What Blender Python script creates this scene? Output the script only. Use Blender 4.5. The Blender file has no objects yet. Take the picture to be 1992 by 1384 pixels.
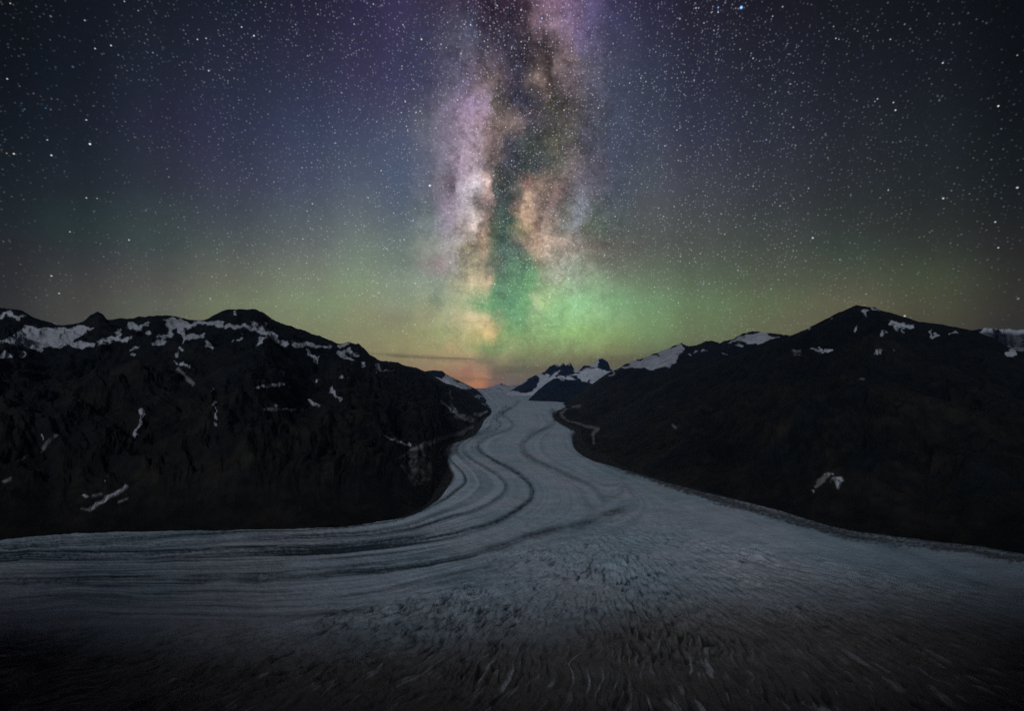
import bpy, math
import numpy as np

# ------------------------------------------------------------------ camera
H = 500.0                      # camera height above the ice, metres
F = 996.0                      # focal length in photo pixels (photo is 1992 wide)
PITCH = math.atan((745.0 - 692.0) / F)
SC = bpy.context.scene
COL = SC.collection
cam_d = bpy.data.cameras.new("camera")
cam_d.lens = 18.0
cam_d.sensor_width = 36.0
cam_d.clip_start = 1.0
cam_d.clip_end = 300000.0
cam = bpy.data.objects.new("camera", cam_d)
COL.objects.link(cam)
cam.location = (0, 0, H)
cam.rotation_euler = (math.radians(90) + PITCH, 0, 0)
SC.camera = cam
SC.view_settings.view_transform = 'Standard'
SC.view_settings.look = 'None'
SC.view_settings.exposure = 0.0
SC.view_settings.gamma = 1.0
SC.cycles.volume_bounces = 0
SC.cycles.diffuse_bounces = 1
SC.cycles.volume_step_rate = 1.0
SC.cycles.max_bounces = 4
SC.cycles.use_denoising = False

CP, SP = math.cos(PITCH), math.sin(PITCH)


def ray(x, y):
    x = np.asarray(x, float); y = np.asarray(y, float)
    cx = (x - 996.0) / F; cy = (692.0 - y) / F
    return cx, CP - SP * cy, SP + CP * cy


def s2l(c):
    c = np.asarray(c, float) / 255.0
    return np.where(c <= 0.04045, c / 12.92, ((c + 0.055) / 1.055) ** 2.4)


# ------------------------------------------------------------------ world: night sky
SIDE_Y = [-600, 0, 120, 240, 360, 420, 480, 540, 590, 640, 700, 745, 800]
SIDE = {
 0:   [(6,9,14),(12,17,24),(13,18,26),(17,23,31),(24,31,38),(27,38,40),(36,39,42),(43,42,43),(48,47,45),(50,48,46),(52,50,46),(54,50,46),(40,40,40)],
 150: [(8,12,18),(15,20,30),(18,24,36),(24,28,42),(30,38,46),(33,50,51),(44,52,54),(60,61,58),(70,69,62),(74,72,64),(76,74,64),(76,74,64),(50,50,50)],
 300: [(12,15,24),(22,27,40),(28,34,50),(36,39,60),(44,49,62),(50,64,66),(58,70,68),(78,81,74),(90,93,78),(98,98,78),(104,100,78),(104,100,78),(60,60,56)],
 450: [(15,17,30),(28,32,52),(38,42,66),(46,50,80),(58,62,84),(63,72,82),(78,88,84),(96,104,86),(110,120,88),(114,118,84),(118,114,80),(118,112,80),(70,70,60)],
 600: [(20,19,36),(38,35,62),(48,46,78),(54,62,96),(70,78,104),(80,92,102),(96,104,102),(116,126,104),(121,138,98),(126,133,92),(132,126,86),(130,120,84),(80,76,64)],
 700: [(26,24,46),(46,42,78),(56,52,88),(64,70,104),(80,92,114),(94,104,110),(108,122,112),(124,140,112),(130,146,102),(136,140,94),(146,132,88),(146,124,86),(90,80,66)],
 1270:[(26,25,44),(44,42,72),(54,56,84),(62,66,92),(76,80,92),(80,86,86),(84,88,82),(98,114,88),(106,146,96),(114,152,90),(110,112,72),(106,102,70),(70,66,54)],
 1350:[(20,19,32),(36,34,52),(42,44,66),(50,54,78),(66,68,80),(70,74,76),(76,82,74),(84,100,76),(96,122,80),(106,122,76),(100,100,68),(98,92,64),(66,62,52)],
 1500:[(14,15,22),(26,28,40),(34,36,50),(42,46,62),(52,56,64),(56,62,64),(64,74,64),(78,88,66),(92,104,68),(104,104,70),(98,94,66),(94,88,62),(62,58,48)],
 1650:[(12,13,18),(23,26,34),(28,30,42),(34,38,48),(42,46,50),(46,52,50),(52,66,54),(74,80,60),(94,92,64),(97,92,62),(92,86,60),(88,82,58),(58,54,46)],
 1800:[(8,10,14),(17,20,26),(22,24,34),(26,32,38),(32,38,40),(40,42,40),(50,54,46),(66,74,50),(74,76,50),(76,70,48),(74,68,46),(70,66,46),(50,48,40)],
 1992:[(5,7,10),(10,13,18),(12,16,20),(16,20,24),(22,26,28),(30,30,30),(38,36,34),(46,46,36),(50,46,36),(50,44,34),(50,44,34),(48,44,34),(38,36,32)],
}
MW = [
 (-600,[(780,30,28,52),(870,40,34,56),(950,36,28,44),(1070,52,42,60),(1150,44,38,62),(1200,30,28,48)]),
 (-200,[(780,46,42,72),(870,56,48,76),(950,50,38,56),(1030,66,48,66),(1090,110,86,112),(1150,92,78,118),(1210,54,50,84)]),
 (0,[(780,55,48,84),(830,60,52,82),(870,62,52,80),(910,60,44,70),(950,56,40,60),(990,54,38,58),(1022,66,46,64),(1040,96,70,90),(1070,122,92,118),(1110,120,94,130),(1150,86,74,118),(1200,54,50,84)]),
 (40,[(780,56,50,86),(830,60,56,90),(870,66,58,84),(910,74,70,100),(950,58,46,68),(990,52,40,58),(1020,64,48,62),(1036,96,74,86),(1070,128,102,122),(1110,120,96,132),(1150,84,76,116),(1200,60,58,92)]),
 (80,[(780,56,52,88),(830,62,58,92),(870,76,72,98),(910,80,76,100),(950,60,50,70),(990,58,50,72),(1030,68,54,64),(1055,62,48,54),(1072,98,80,88),(1100,114,94,110),(1130,98,86,124),(1160,80,74,108),(1200,62,62,92)]),
 (120,[(780,56,54,90),(830,64,62,96),(870,80,76,104),(910,92,80,104),(950,92,76,92),(985,72,60,80),(1010,58,50,66),(1030,64,52,60),(1050,82,66,70),(1066,66,50,54),(1080,104,86,88),(1110,104,86,92),(1150,84,78,100),(1200,64,66,92)]),
 (160,[(780,58,58,92),(830,66,64,96),(870,84,80,104),(910,98,86,110),(940,114,92,98),(962,100,82,84),(990,76,64,80),(1010,62,54,74),(1030,92,76,80),(1052,122,98,92),(1068,70,54,56),(1090,102,84,88),(1110,98,82,92),(1150,80,76,98),(1200,64,66,92)]),
 (200,[(780,64,66,96),(830,74,76,100),(870,98,90,112),(910,128,106,138),(945,140,116,142),(965,88,76,74),(990,74,64,66),(1015,56,54,78),(1040,64,58,70),(1060,78,68,64),(1080,64,60,56),(1110,84,74,78),(1150,78,74,92),(1200,64,68,92)]),
 (240,[(780,70,76,102),(830,84,86,102),(870,110,100,120),(910,140,118,140),(950,134,110,118),(970,112,92,88),(1000,114,92,92),(1030,82,70,84),(1060,72,66,70),(1080,82,74,72),(1110,84,76,76),(1150,76,74,90),(1200,66,70,94)]),
 (280,[(780,70,80,108),(830,86,88,106),(870,110,102,120),(900,134,116,134),(930,138,120,128),(950,116,94,94),(970,106,84,86),(995,68,66,84),(1020,66,70,72),(1050,62,66,62),(1080,84,78,68),(1110,82,74,72),(1150,72,70,88),(1200,66,70,94)]),
 (320,[(780,72,84,112),(830,84,90,110),(870,106,100,114),(900,142,124,142),(930,138,122,130),(950,96,84,84),(965,78,72,70),(990,66,66,82),(1020,62,68,66),(1050,70,72,76),(1080,84,82,72),(1110,102,90,92),(1150,82,78,92),(1200,68,72,94)]),
 (360,[(780,74,88,112),(830,88,92,110),(862,106,98,112),(884,86,70,84),(902,160,146,162),(928,188,170,178),(946,196,160,152),(962,80,80,76),(985,54,64,60),(1003,84,80,78),(1020,138,100,92),(1050,116,92,82),(1080,120,94,90),(1110,88,82,86),(1130,98,94,108),(1160,82,80,94),(1200,70,76,92)]),
 (400,[(780,80,92,110),(830,86,96,102),(870,128,114,132),(900,160,144,158),(915,150,136,142),(930,86,82,80),(945,110,92,86),(965,60,72,70),(990,60,70,68),(1008,104,88,76),(1024,178,146,120),(1050,110,92,84),(1075,112,96,92),(1100,94,94,88),(1130,98,104,112),(1160,78,86,84),(1200,74,82,90)]),
 (440,[(780,92,104,110),(830,104,110,114),(870,134,122,138),(900,144,126,126),(924,204,178,172),(940,114,96,84),(960,76,92,74),(985,60,92,78),(1005,108,108,76),(1030,152,128,94),(1050,108,86,76),(1070,134,116,102),(1100,104,108,100),(1125,110,114,118),(1142,82,92,76),(1165,80,96,84),(1200,78,88,84)]),
 (480,[(780,104,116,112),(830,120,124,116),(870,136,134,130),(890,148,138,134),(905,122,114,90),(920,114,106,86),(940,158,132,102),(955,106,108,80),(975,66,94,82),(1000,74,88,82),(1020,110,98,84),(1045,166,136,112),(1065,172,148,128),(1100,146,130,116),(1125,116,108,98),(1150,96,88,80),(1200,92,90,82)]),
 (515,[(780,110,126,112),(830,124,122,114),(860,140,120,120),(880,142,140,132),(900,130,128,104),(925,152,140,104),(942,120,118,92),(960,78,100,80),(980,76,108,86),(1000,74,118,86),(1030,76,114,84),(1050,124,118,90),(1075,142,140,116),(1110,136,146,122),(1140,124,134,108),(1200,102,108,90)]),
 (550,[(780,128,144,118),(830,128,144,124),(870,134,146,124),(890,148,146,112),(920,190,172,126),(944,192,164,120),(956,136,146,100),(970,78,118,84),(990,74,122,84),(1010,84,134,90),(1040,94,158,94),(1060,128,152,106),(1085,150,158,124),(1120,136,162,122),(1160,118,150,106),(1200,110,136,98)]),
 (590,[(780,132,150,110),(830,138,148,106),(850,114,132,98),(870,146,160,116),(900,162,174,118),(925,142,172,112),(945,98,158,94),(970,84,150,94),(1000,84,148,96),(1020,98,166,96),(1045,158,180,120),(1065,150,184,112),(1090,126,182,108),(1120,128,188,118),(1160,124,180,114),(1200,112,168,104)]),
 (620,[(780,136,138,96),(830,146,146,100),(870,158,160,110),(900,178,166,112),(920,212,184,130),(948,208,176,120),(962,138,154,96),(985,94,154,94),(1010,96,162,96),(1040,128,178,104),(1080,124,178,104),(1120,142,192,112),(1160,134,184,110),(1200,122,172,102)]),
 (648,[(780,146,146,98),(870,150,158,100),(900,172,164,106),(930,200,176,112),(955,222,180,114),(968,138,158,92),(1000,120,156,92),(1040,124,164,94),(1080,134,172,100),(1120,142,182,104),(1200,132,166,94)]),
 (675,[(780,154,148,94),(850,158,152,94),(875,178,158,104),(900,176,164,104),(925,160,160,96),(945,128,154,88),(970,126,150,90),(990,152,162,100),(1020,138,150,92),(1060,134,152,92),(1100,134,158,94),(1150,136,154,90),(1200,126,138,80)]),
 (700,[(780,158,142,92),(870,174,148,98),(910,186,150,104),(940,148,130,92),(960,140,126,90),(980,152,136,94),(1010,128,124,84),(1060,130,128,82),(1200,122,118,76)]),
 (722,[(780,160,136,90),(880,178,130,90),(910,180,126,92),(942,190,140,100),(962,132,108,86),(1000,122,110,86),(1060,122,114,82),(1200,114,108,74)]),
 (748,[(780,150,116,84),(880,172,118,76),(910,190,128,78),(935,214,128,76),(955,150,102,86),(990,124,104,90),(1060,112,100,84),(1200,106,98,72)]),
 (800,[(780,100,84,66),(935,120,80,66),(1060,80,74,64),(1200,70,66,54)]),
]


class NT:
    """tiny node-tree helper"""
    def __init__(self, nt):
        self.nt = nt; self.N = nt.nodes; self.L = nt.links

    def put(self, sock, v):
        if v is None: return
        if isinstance(v, bpy.types.NodeSocket):
            self.L.new(v, sock)
        else:
            try: sock.default_value = v
            except Exception: sock.default_value = (*v, 1.0)

    def math(self, op, a, b=None, c=None, clamp=False):
        n = self.N.new('ShaderNodeMath'); n.operation = op; n.use_clamp = clamp
        self.put(n.inputs[0], a)
        if b is not None: self.put(n.inputs[1], b)
        if c is not None: self.put(n.inputs[2], c)
        return n.outputs[0]

    def vmath(self, op, a, b=None, scale=None):
        n = self.N.new('ShaderNodeVectorMath'); n.operation = op
        self.put(n.inputs[0], a)
        if b is not None: self.put(n.inputs[1], b)
        if scale is not None: self.put(n.inputs['Scale'], scale)
        return n.outputs['Value'] if op in ('DOT_PRODUCT', 'LENGTH', 'DISTANCE') else n.outputs['Vector']

    def mix(self, f, a, b, blend='MIX', clamp=True):
        n = self.N.new('ShaderNodeMix'); n.data_type = 'RGBA'; n.blend_type = blend
        n.clamp_factor = clamp
        self.put(n.inputs[0], f)
        self.put(n.inputs[6], a); self.put(n.inputs[7], b)
        return n.outputs[2]

    def mapr(self, v, a, b, c=0.0, d=1.0, smooth=False, clamp=True):
        n = self.N.new('ShaderNodeMapRange'); n.clamp = clamp
        if smooth: n.interpolation_type = 'SMOOTHSTEP'
        self.put(n.inputs[0], v)
        for i, q in enumerate((a, b, c, d)): self.put(n.inputs[i + 1], q)
        return n.outputs[0]

    def noise(self, vec, scale, detail=4, rough=0.5, dist=0.0, dim='3D', out=0):
        n = self.N.new('ShaderNodeTexNoise'); n.noise_dimensions = dim
        self.put(n.inputs['Vector'], vec)
        n.inputs['Scale'].default_value = scale; n.inputs['Detail'].default_value = detail
        n.inputs['Roughness'].default_value = rough; n.inputs['Distortion'].default_value = dist
        return n.outputs[out]

    def voro(self, vec, scale, rnd=1.0):
        n = self.N.new('ShaderNodeTexVoronoi')
        self.put(n.inputs['Vector'], vec); n.inputs['Scale'].default_value = scale
        n.inputs['Randomness'].default_value = rnd
        return n.outputs['Distance'], n.outputs['Color']

    def sep(self, v):
        n = self.N.new('ShaderNodeSeparateXYZ'); self.put(n.inputs[0], v)
        return n.outputs[0], n.outputs[1], n.outputs[2]

    def comb(self, x, y, z):
        n = self.N.new('ShaderNodeCombineXYZ')
        self.put(n.inputs[0], x); self.put(n.inputs[1], y); self.put(n.inputs[2], z)
        return n.outputs[0]

    def attr(self, name):
        n = self.N.new('ShaderNodeAttribute'); n.attribute_name = name
        return n.outputs['Fac']


world = bpy.data.worlds.new("World")
SC.world = world
world.use_nodes = True
world.cycles.sampling_method = 'MANUAL'
world.cycles.sample_map_resolution = 128
w = NT(world.node_tree)
w.N.clear()
D = w.N.new('ShaderNodeTexCoord').outputs['Generated']     # direction of the sky
dx, dy, dz = w.sep(D)
ady = w.math('MAXIMUM', w.math('ABSOLUTE', dy), 0.08)
U0 = w.math('DIVIDE', dx, ady)
V0 = w.math('DIVIDE', dz, ady)
# cloudy break-up of the galaxy band: warp the band with fractal noise
band = w.mapr(w.math('ABSOLUTE', w.math('SUBTRACT', U0, 0.02)), 0.07, 0.27, 1.0, 0.0, True)
band = w.math('MULTIPLY', band, w.mapr(V0, 0.0, 0.12, 0.12, 1.0, True))
D2 = w.vmath('ADD', D, (3.1, 7.7, 5.3))
wamt = w.math('ADD', w.math('MULTIPLY', band, 0.9), 0.1)


def warp(vec):
    a_ = w.math('MULTIPLY', w.math('SUBTRACT', w.noise(vec, 9.0, 3, 0.55), 0.5), 0.030)
    b_ = w.math('MULTIPLY', w.math('SUBTRACT', w.noise(vec, 34.0, 6, 0.62), 0.5), 0.055)
    return w.math('MULTIPLY', w.math('ADD', a_, b_), wamt)


wx = warp(D)
wy = warp(D2)
U = w.math('ADD', U0, wx)
V = w.math('ADD', V0, wy)
UF = w.math('MULTIPLY_ADD', U, 0.45, 0.5, clamp=True)


def side_col(xk, y):
    a = np.array(SIDE[xk], float)
    return [np.interp(y, SIDE_Y, a[:, i]) for i in range(3)]


sky = None
va = 0.0
V = w.math('ADD', V, 0.0)
for (ry, pts) in MW:
    stops = [(xk, *side_col(xk, ry)) for xk in (0, 150, 300, 450, 600, 700)]
    stops += list(pts)
    stops += [(xk, *side_col(xk, ry)) for xk in (1270, 1350, 1500, 1650, 1800, 1992)]
    cx, cy, cz = ray(0, ry)
    if ry <= -600:
        cy_ = CP - SP * (692.0 + 200) / F
    else:
        cy_ = float(cy)
    n = w.N.new('ShaderNodeValToRGB')
    r = n.color_ramp
    r.interpolation = 'EASE'
    while len(r.elements) < len(stops): r.elements.new(1.0)
    for e, s in zip(r.elements, stops):
        e.position = min(1, max(0, ((s[0] - 996.0) / F / cy_) * 0.45 + 0.5))
    for e, s in zip(r.elements, stops):
        px_, c3 = s[0], np.array(s[1:4], float)
        lum = c3 @ np.array([0.3, 0.6, 0.1])
        c3 = lum + (c3 - lum) * ((0.68 if 515 <= ry <= 625 else 0.80) if 700 < px_ < 1270 else 0.76)
        gb = float(np.interp(ry, [-200, 0, 180, 260, 460, 520, 640, 700, 740], [1.0, 1.05, 1.10, 1.16, 1.16, 1.10, 1.08, 1.06, 1.0]))
        gb = 1 + (gb - 1) * float(np.clip((lum - 55) / 50.0, 0, 1)) if 780 < px_ < 1200 else 1.0 + (gb - 1) * 0.25
        c3 = np.clip(c3 * gb, 0, 255)
        if 780 < px_ < 1200 and lum < 78: c3 *= 0.95
        if (px_ <= 700 or px_ >= 1270) and 300 < px_ < 1800:
            c3 *= float(np.interp(ry, [0, 300, 520], [0.92, 0.94, 1.0]))
        lc = s2l(c3); e.color = (lc[0], lc[1], lc[2], 1)
    w.put(n.inputs[0], UF)
    vb = float(cz / cy)
    if sky is None: sky = n.outputs[0]
    else: sky = w.mix(w.mapr(V, va, vb, 0.0, 1.0, False), sky, n.outputs[0])
    va = vb
BLACK = (0, 0, 0, 1)
# fine luminous grain inside the band (unresolved star clouds and dust)
g1 = w.noise(D, 20.0, 8, 0.66, 0.6)
g2 = w.noise(D2, 52.0, 6, 0.66, 0.4)
g3 = w.noise(D, 190.0, 2, 0.6)
gr = w.math('ADD', w.mapr(g1, 0.36, 0.64, -0.17, 0.17, True), w.mapr(g2, 0.36, 0.64, -0.34, 0.34, True))
gr = w.math('MULTIPLY_ADD', w.math('SUBTRACT', g3, 0.5), 1.5, gr)
gband = w.math('MULTIPLY', band, w.mapr(V0, 0.15, 0.30, 0.38, 1.0, True))
gain = w.math('MULTIPLY_ADD', gr, w.math('MULTIPLY_ADD', gband, 0.66, 0.08), 1.03)
sky = w.mix(w.math('MAXIMUM', gain, 0.3), BLACK, sky, clamp=False)
# green and violet airglow mottling far from the band
hg = w.noise(D, 5.0, 3, 0.5)
sky = w.mix(w.mapr(hg, 0.48, 0.62, 0.0, 0.22, True), sky, (0.80, 1.12, 0.92, 1), 'MULTIPLY', clamp=False)
hv_ = w.noise(D2, 6.0, 3, 0.5)
sky = w.mix(w.mapr(hv_, 0.5, 0.64, 0.0, 0.25, True), sky, (1.12, 0.88, 1.05, 1), 'MULTIPLY', clamp=False)
# thin dark cloud streaks lying just above the horizon


def streak(x, y, hx, hy, tilt, amount, wav=0.0):
    global sky
    a, b, c = [float(q) for q in ray(x, y)]
    uu = w.math('SUBTRACT', U0, a / b)
    vv = w.math('SUBTRACT', V0, c / b)
    vv = w.math('MULTIPLY_ADD', uu, tilt, vv)
    wob = w.noise(w.comb(w.math('MULTIPLY', U0, 1.0), w.math('MULTIPLY', V0, 6.0), 0.3), 14.0, 4, 0.6)
    vv = w.math('MULTIPLY_ADD', w.math('SUBTRACT', wob, 0.5), wav, vv)
    fx = w.mapr(w.math('ABSOLUTE', uu), hx * 0.55, hx, 1.0, 0.0, True)
    fy = w.mapr(w.math('ABSOLUTE', vv), hy * 0.15, hy, 1.0, 0.0, True)
    f = w.math('MULTIPLY', w.math('MULTIPLY', fx, fy), amount)
    sky = w.mix(f, sky, tuple(s2l((84, 80, 60))) + (1,))


streak(838, 696, 0.115, 0.0042, 0.045, 0.52, 0.006)
streak(780, 690, 0.09, 0.0030, 0.03, 0.22, 0.006)
streak(900, 704, 0.08, 0.0040, 0.06, 0.18, 0.008)
streak(1120, 716, 0.22, 0.010, -0.03, 0.28, 0.02)
streak(1330, 690, 0.25, 0.014, -0.08, 0.30, 0.02)
streak(850, 738, 0.16, 0.006, 0.0, 0.25, 0.01)

# stars: three populations of random points plus the brightest ones by position
dens = w.mapr(w.math('ABSOLUTE', w.math('SUBTRACT', U0, 0.04)), 0.10, 1.0, 1.0, 0.10, True)
dens = w.math('MULTIPLY_ADD', w.math('SUBTRACT', w.noise(D2, 11.0, 3, 0.6), 0.5), 1.3, dens)
ext = w.mapr(V0, 0.0, 0.22, 0.42, 1.0, True)


stars = BLACK


def starlayer(scale, rad, bright, power, cut, tint, densk=1.0):
    global stars
    dist, col = w.voro(D, scale)
    n = w.N.new('ShaderNodeSeparateColor'); w.put(n.inputs[0], col)
    r_, g_, b_ = n.outputs[0], n.outputs[1], n.outputs[2]
    m = w.mapr(dist, 0.0, rad, 1.0, 0.0, True)
    thr = w.math('MULTIPLY_ADD', w.math('SUBTRACT', 1.0, dens), densk, cut)
    b = w.math('MAXIMUM', w.math('DIVIDE', w.math('SUBTRACT', r_, thr), 1.0 - cut), 0.0)
    b = w.math('MULTIPLY', w.math('POWER', b, power), bright)
    b = w.math('MULTIPLY', w.math('MULTIPLY', b, m), ext)
    c = w.mix(w.mapr(g_, 0.25, 0.75, 0.0, 1.0), (0.30, 0.48, 1.0, 1), (1.0, 0.90, 0.78, 1))
    c = w.mix(tint, (0.95, 0.95, 1.0, 1), c)
    stars = w.mix(b, stars, c, 'ADD', clamp=False)


starlayer(230.0, 0.42, 0.30, 1.3, 0.10, 0.7, 0.60)
starlayer(120.0, 0.22, 0.66, 2.2, 0.0, 0.8, 0.60)
starlayer(60.0, 0.125, 0.95, 3.0, 0.0, 0.9, 0.50)
dens0 = dens
dens = w.math('MULTIPLY', band, 1.0)
starlayer(175.0, 0.30, 0.55, 1.6, 0.0, 0.5, 1.0)
dens = dens0
starlayer(27.0, 0.062, 1.1, 2.8, 0.20, 1.0, 0.22)

BRIGHT = [  # photo position, angular radius (px), brightness, colour
 (1442,14,5.0,1.6,(0.35,0.65,1.0)),(1442,14,10.0,0.10,(0.05,0.2,1.0)),(165,39,3.2,0.7,(0.4,0.7,1.0)),(494,69,3.4,0.9,(0.75,0.8,1)),(216,88,3.3,0.7,(0.9,0.9,1)),
 (185,94,3.2,0.6,(0.9,0.9,0.9)),(14,153,3.3,0.6,(1,0.95,0.9)),(175,280,3.8,1.1,(0.95,0.97,1)),(100,302,3.4,0.8,(0.95,0.95,1)),
 (27,299,3.4,0.8,(1,0.98,0.85)),(13,298,3.0,0.4,(1,0.55,0.2)),(92,272,3.0,0.5,(0.9,0.9,1)),(406,137,3.4,0.7,(0.55,0.8,1)),
 (443,111,3.0,0.35,(0.15,0.45,1)),(470,52,3.0,0.7,(0.8,0.9,1)),(836,361,4.0,1.2,(0.65,0.75,1)),(1942,206,3.6,0.9,(0.9,1,0.95)),
 (1979,365,4.0,0.8,(0.85,0.9,0.8)),(1835,386,3.4,0.8,(0.95,0.9,0.9)),(1936,432,3.2,0.7,(0.9,0.9,0.85)),(1834,122,3.3,0.7,(0.85,0.95,0.9)),
 (1742,214,3.2,0.8,(0.85,0.95,1)),(1738,199,3.0,0.6,(0.8,0.9,1)),(1707,192,3.0,0.6,(0.6,0.75,1)),(1702,197,2.6,0.4,(0.8,0.8,1)),
 (1760,615,3.4,0.7,(1,0.95,0.85)),(1581,463,3.4,0.9,(0.7,0.8,1)),(100,537,3.2,0.6,(0.95,0.95,0.9)),(115,571,3.2,0.5,(0.9,0.9,0.85)),
 (251,467,3.0,0.6,(0.9,1,1)),(168,233,3.1,0.6,(0.9,0.9,0.95)),(168,385,3.0,0.5,(0.9,0.95,0.95)),(384,76,3.0,0.6,(0.9,0.9,1)),(401,74,3.0,0.5,(0.9,0.9,0.9)),
 (1354,15,3.0,0.8,(0.6,0.65,1)),(1359,15,2.6,0.5,(0.7,0.75,1)),(1397,23,2.8,0.8,(0.9,0.9,1)),(1942,482,3.2,0.6,(0.95,0.9,0.85)),(1979,107,3.0,0.4,(0.8,0.85,0.8)),
 (1465,113,2.8,0.6,(0.9,0.9,0.95)),(1626,74,2.6,0.7,(0.85,0.85,0.9)),(1632,76,2.4,0.4,(0.85,0.85,0.9)),(1732,76,2.8,0.6,(0.8,0.85,0.8)),(409,581,2.8,0.4,(0.9,0.9,0.8)),
 (136,451,2.8,0.45,(0.9,0.9,0.9)),(189,386,2.6,0.4,(0.9,0.9,0.8)),(20,6,3.0,0.5,(1,0.9,0.8)),(269,20,2.8,0.5,(0.5,0.6,1)),(242,2,2.8,0.5,(0.9,0.9,1)),
 (1728,370,2.8,0.6,(0.7,0.75,1)),(1503,31,2.8,0.5,(0.8,0.85,1)),(48,212,3.0,0.3,(0.1,0.4,1)),(89,210,3.0,0.3,(0.1,0.4,1)),(992,567,3.4,0.35,(0.5,1,0.75)),
 (1117,598,3.2,0.3,(0.6,1,0.75)),(1012,622,3.0,0.3,(0.6,1,0.7)),(876,511,2.8,0.5,(1,1,1)),(1020,93,2.6,0.5,(0.9,0.85,1)),(971,60,3.0,0.3,(0.8,0.8,1)),
 (890,194,2.8,0.6,(1,0.9,1)),(1069,164,3.0,0.6,(1,0.85,0.8)),(1112,99,2.8,0.6,(0.95,0.85,1)),(1912,41,2.8,0.25,(0.05,0.4,0.9)),(1703,51,2.8,0.22,(0.05,0.5,0.8))]
for (bx, by, br, bb, bc) in BRIGHT:
    d = np.array([float(q) for q in ray(bx, by)]); d /= np.linalg.norm(d)
    dist = w.vmath('DISTANCE', D, tuple(d))
    m = w.mapr(dist, 0.0, 0.86 * br / F * d[1] ** 1.4, bb, 0.0, True)
    stars = w.mix(m, stars, tuple(bc) + (1,), 'ADD', clamp=False)
# a small open cluster
for (bx, by) in ((1039,247),(1045,252),(1052,255),(1036,240),(1041,257)):
    d = np.array([float(q) for q in ray(bx, by)]); d /= np.linalg.norm(d)
    m = w.mapr(w.vmath('DISTANCE', D, tuple(d)), 0.0, 2.2 / F, 0.32, 0.0, True)
    stars = w.mix(m, stars, (0.75, 0.85, 1.0, 1), 'ADD', clamp=False)
sky = w.mix(1.0, sky, stars, 'ADD')
bg = w.N.new('ShaderNodeBackground')
w.put(bg.inputs['Color'], sky)
# the sky behind the viewer, away from the galaxy and the aurora, is darker
w.put(bg.inputs['Strength'], w.mapr(dy, -0.15, 0.25, 0.28, 1.0, True))
out = w.N.new('ShaderNodeOutputWorld')
w.L.new(bg.outputs[0], out.inputs['Surface'])

# ------------------------------------------------------------------ moonlight, high behind the viewer
MOON_ELEV, MOON_AZ = 31.0, 20.0       # degrees; azimuth from straight behind, towards the left
sun_d = bpy.data.lights.new("moon", 'SUN')
sun_d.energy = 0.84
sun_d.angle = math.radians(11)
sun_d.color = (0.80, 0.90, 1.0)
sun = bpy.data.objects.new("moon", sun_d)
COL.objects.link(sun)
sun.rotation_euler = (math.radians(90 - MOON_ELEV), 0, math.radians(-MOON_AZ))

# ------------------------------------------------------------------ noise
RNG = np.random.RandomState(7)
PERM = RNG.permutation(4096)
GX = np.cos(RNG.rand(4096) * 2 * np.pi); GY = np.sin(RNG.rand(4096) * 2 * np.pi)
_a = RNG.rand(4096) * 2 * np.pi
GX = np.cos(_a); GY = np.sin(_a)


def perlin(x, y, seed=0):
    xi = np.floor(x).astype(np.int64); yi = np.floor(y).astype(np.int64)
    xf = x - xi; yf = y - yi
    u = xf * xf * xf * (xf * (xf * 6 - 15) + 10); v = yf * yf * yf * (yf * (yf * 6 - 15) + 10)

    def g(ix, iy, fx, fy):
        h = PERM[(PERM[(ix + seed * 57) & 4095] + iy) & 4095]
        return GX[h] * fx + GY[h] * fy
    a = g(xi, yi, xf, yf); b = g(xi + 1, yi, xf - 1, yf)
    c = g(xi, yi + 1, xf, yf - 1); d = g(xi + 1, yi + 1, xf - 1, yf - 1)
    return ((a + (b - a) * u) + ((c + (d - c) * u) - (a + (b - a) * u)) * v) * 1.4


def fbm(x, y, oct=5, gain=0.5, seed=0, ridged=False):
    s = 0.0; a = 1.0; tot = 0.0
    for o in range(oct):
        n = perlin(x * 2 ** o + 13.7 * o, y * 2 ** o - 7.3 * o, seed + o)
        if ridged: n = 1 - 2 * np.abs(n)
        s = s + a * n; tot += a; a *= gain
    return s / tot


def sst(a, b, x):
    t = np.clip((x - a) / (b - a), 0, 1); return t * t * (3 - 2 * t)


def grid_mesh(name, X, Y, Z, mat, attrs=None, kind='structure'):
    ny, nx = X.shape
    me = bpy.data.meshes.new(name)
    nv = nx * ny
    co = np.stack([X, Y, Z], -1).reshape(-1, 3).astype(np.float32)
    idx = np.arange(nv).reshape(ny, nx)
    q = np.stack([idx[:-1, :-1], idx[:-1, 1:], idx[1:, 1:], idx[1:, :-1]], -1).reshape(-1, 4).astype(np.int32)
    me.vertices.add(nv); me.vertices.foreach_set('co', co.ravel())
    me.loops.add(q.size); me.loops.foreach_set('vertex_index', q.ravel())
    me.polygons.add(len(q))
    me.polygons.foreach_set('loop_start', np.arange(0, q.size, 4, dtype=np.int32))
    me.polygons.foreach_set('loop_total', np.full(len(q), 4, dtype=np.int32))
    me.update(calc_edges=True)
    me.polygons.foreach_set('use_smooth', np.ones(len(q), dtype=bool))
    for k, a in (attrs or {}).items():
        at = me.attributes.new(k, 'FLOAT', 'POINT')
        at.data.foreach_set('value', a.astype(np.float32).ravel())
    me.materials.append(mat)
    o = bpy.data.objects.new(name, me)
    COL.objects.link(o)
    o['kind'] = kind
    return o


def ice(x, y, z=0.0):
    """point of the plane z seen at photo position x, y"""
    a, b, c = ray(x, y)
    t = (H - z) / np.maximum(-c, 1e-4)
    return a * t, b * t


def project(X, Y, Z):
    dz_ = Z - H
    yy = np.maximum(Y * CP + dz_ * SP, 1.0)
    up = -Y * SP + dz_ * CP
    return 996.0 + F * X / yy, 692.0 - F * up / yy


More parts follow.
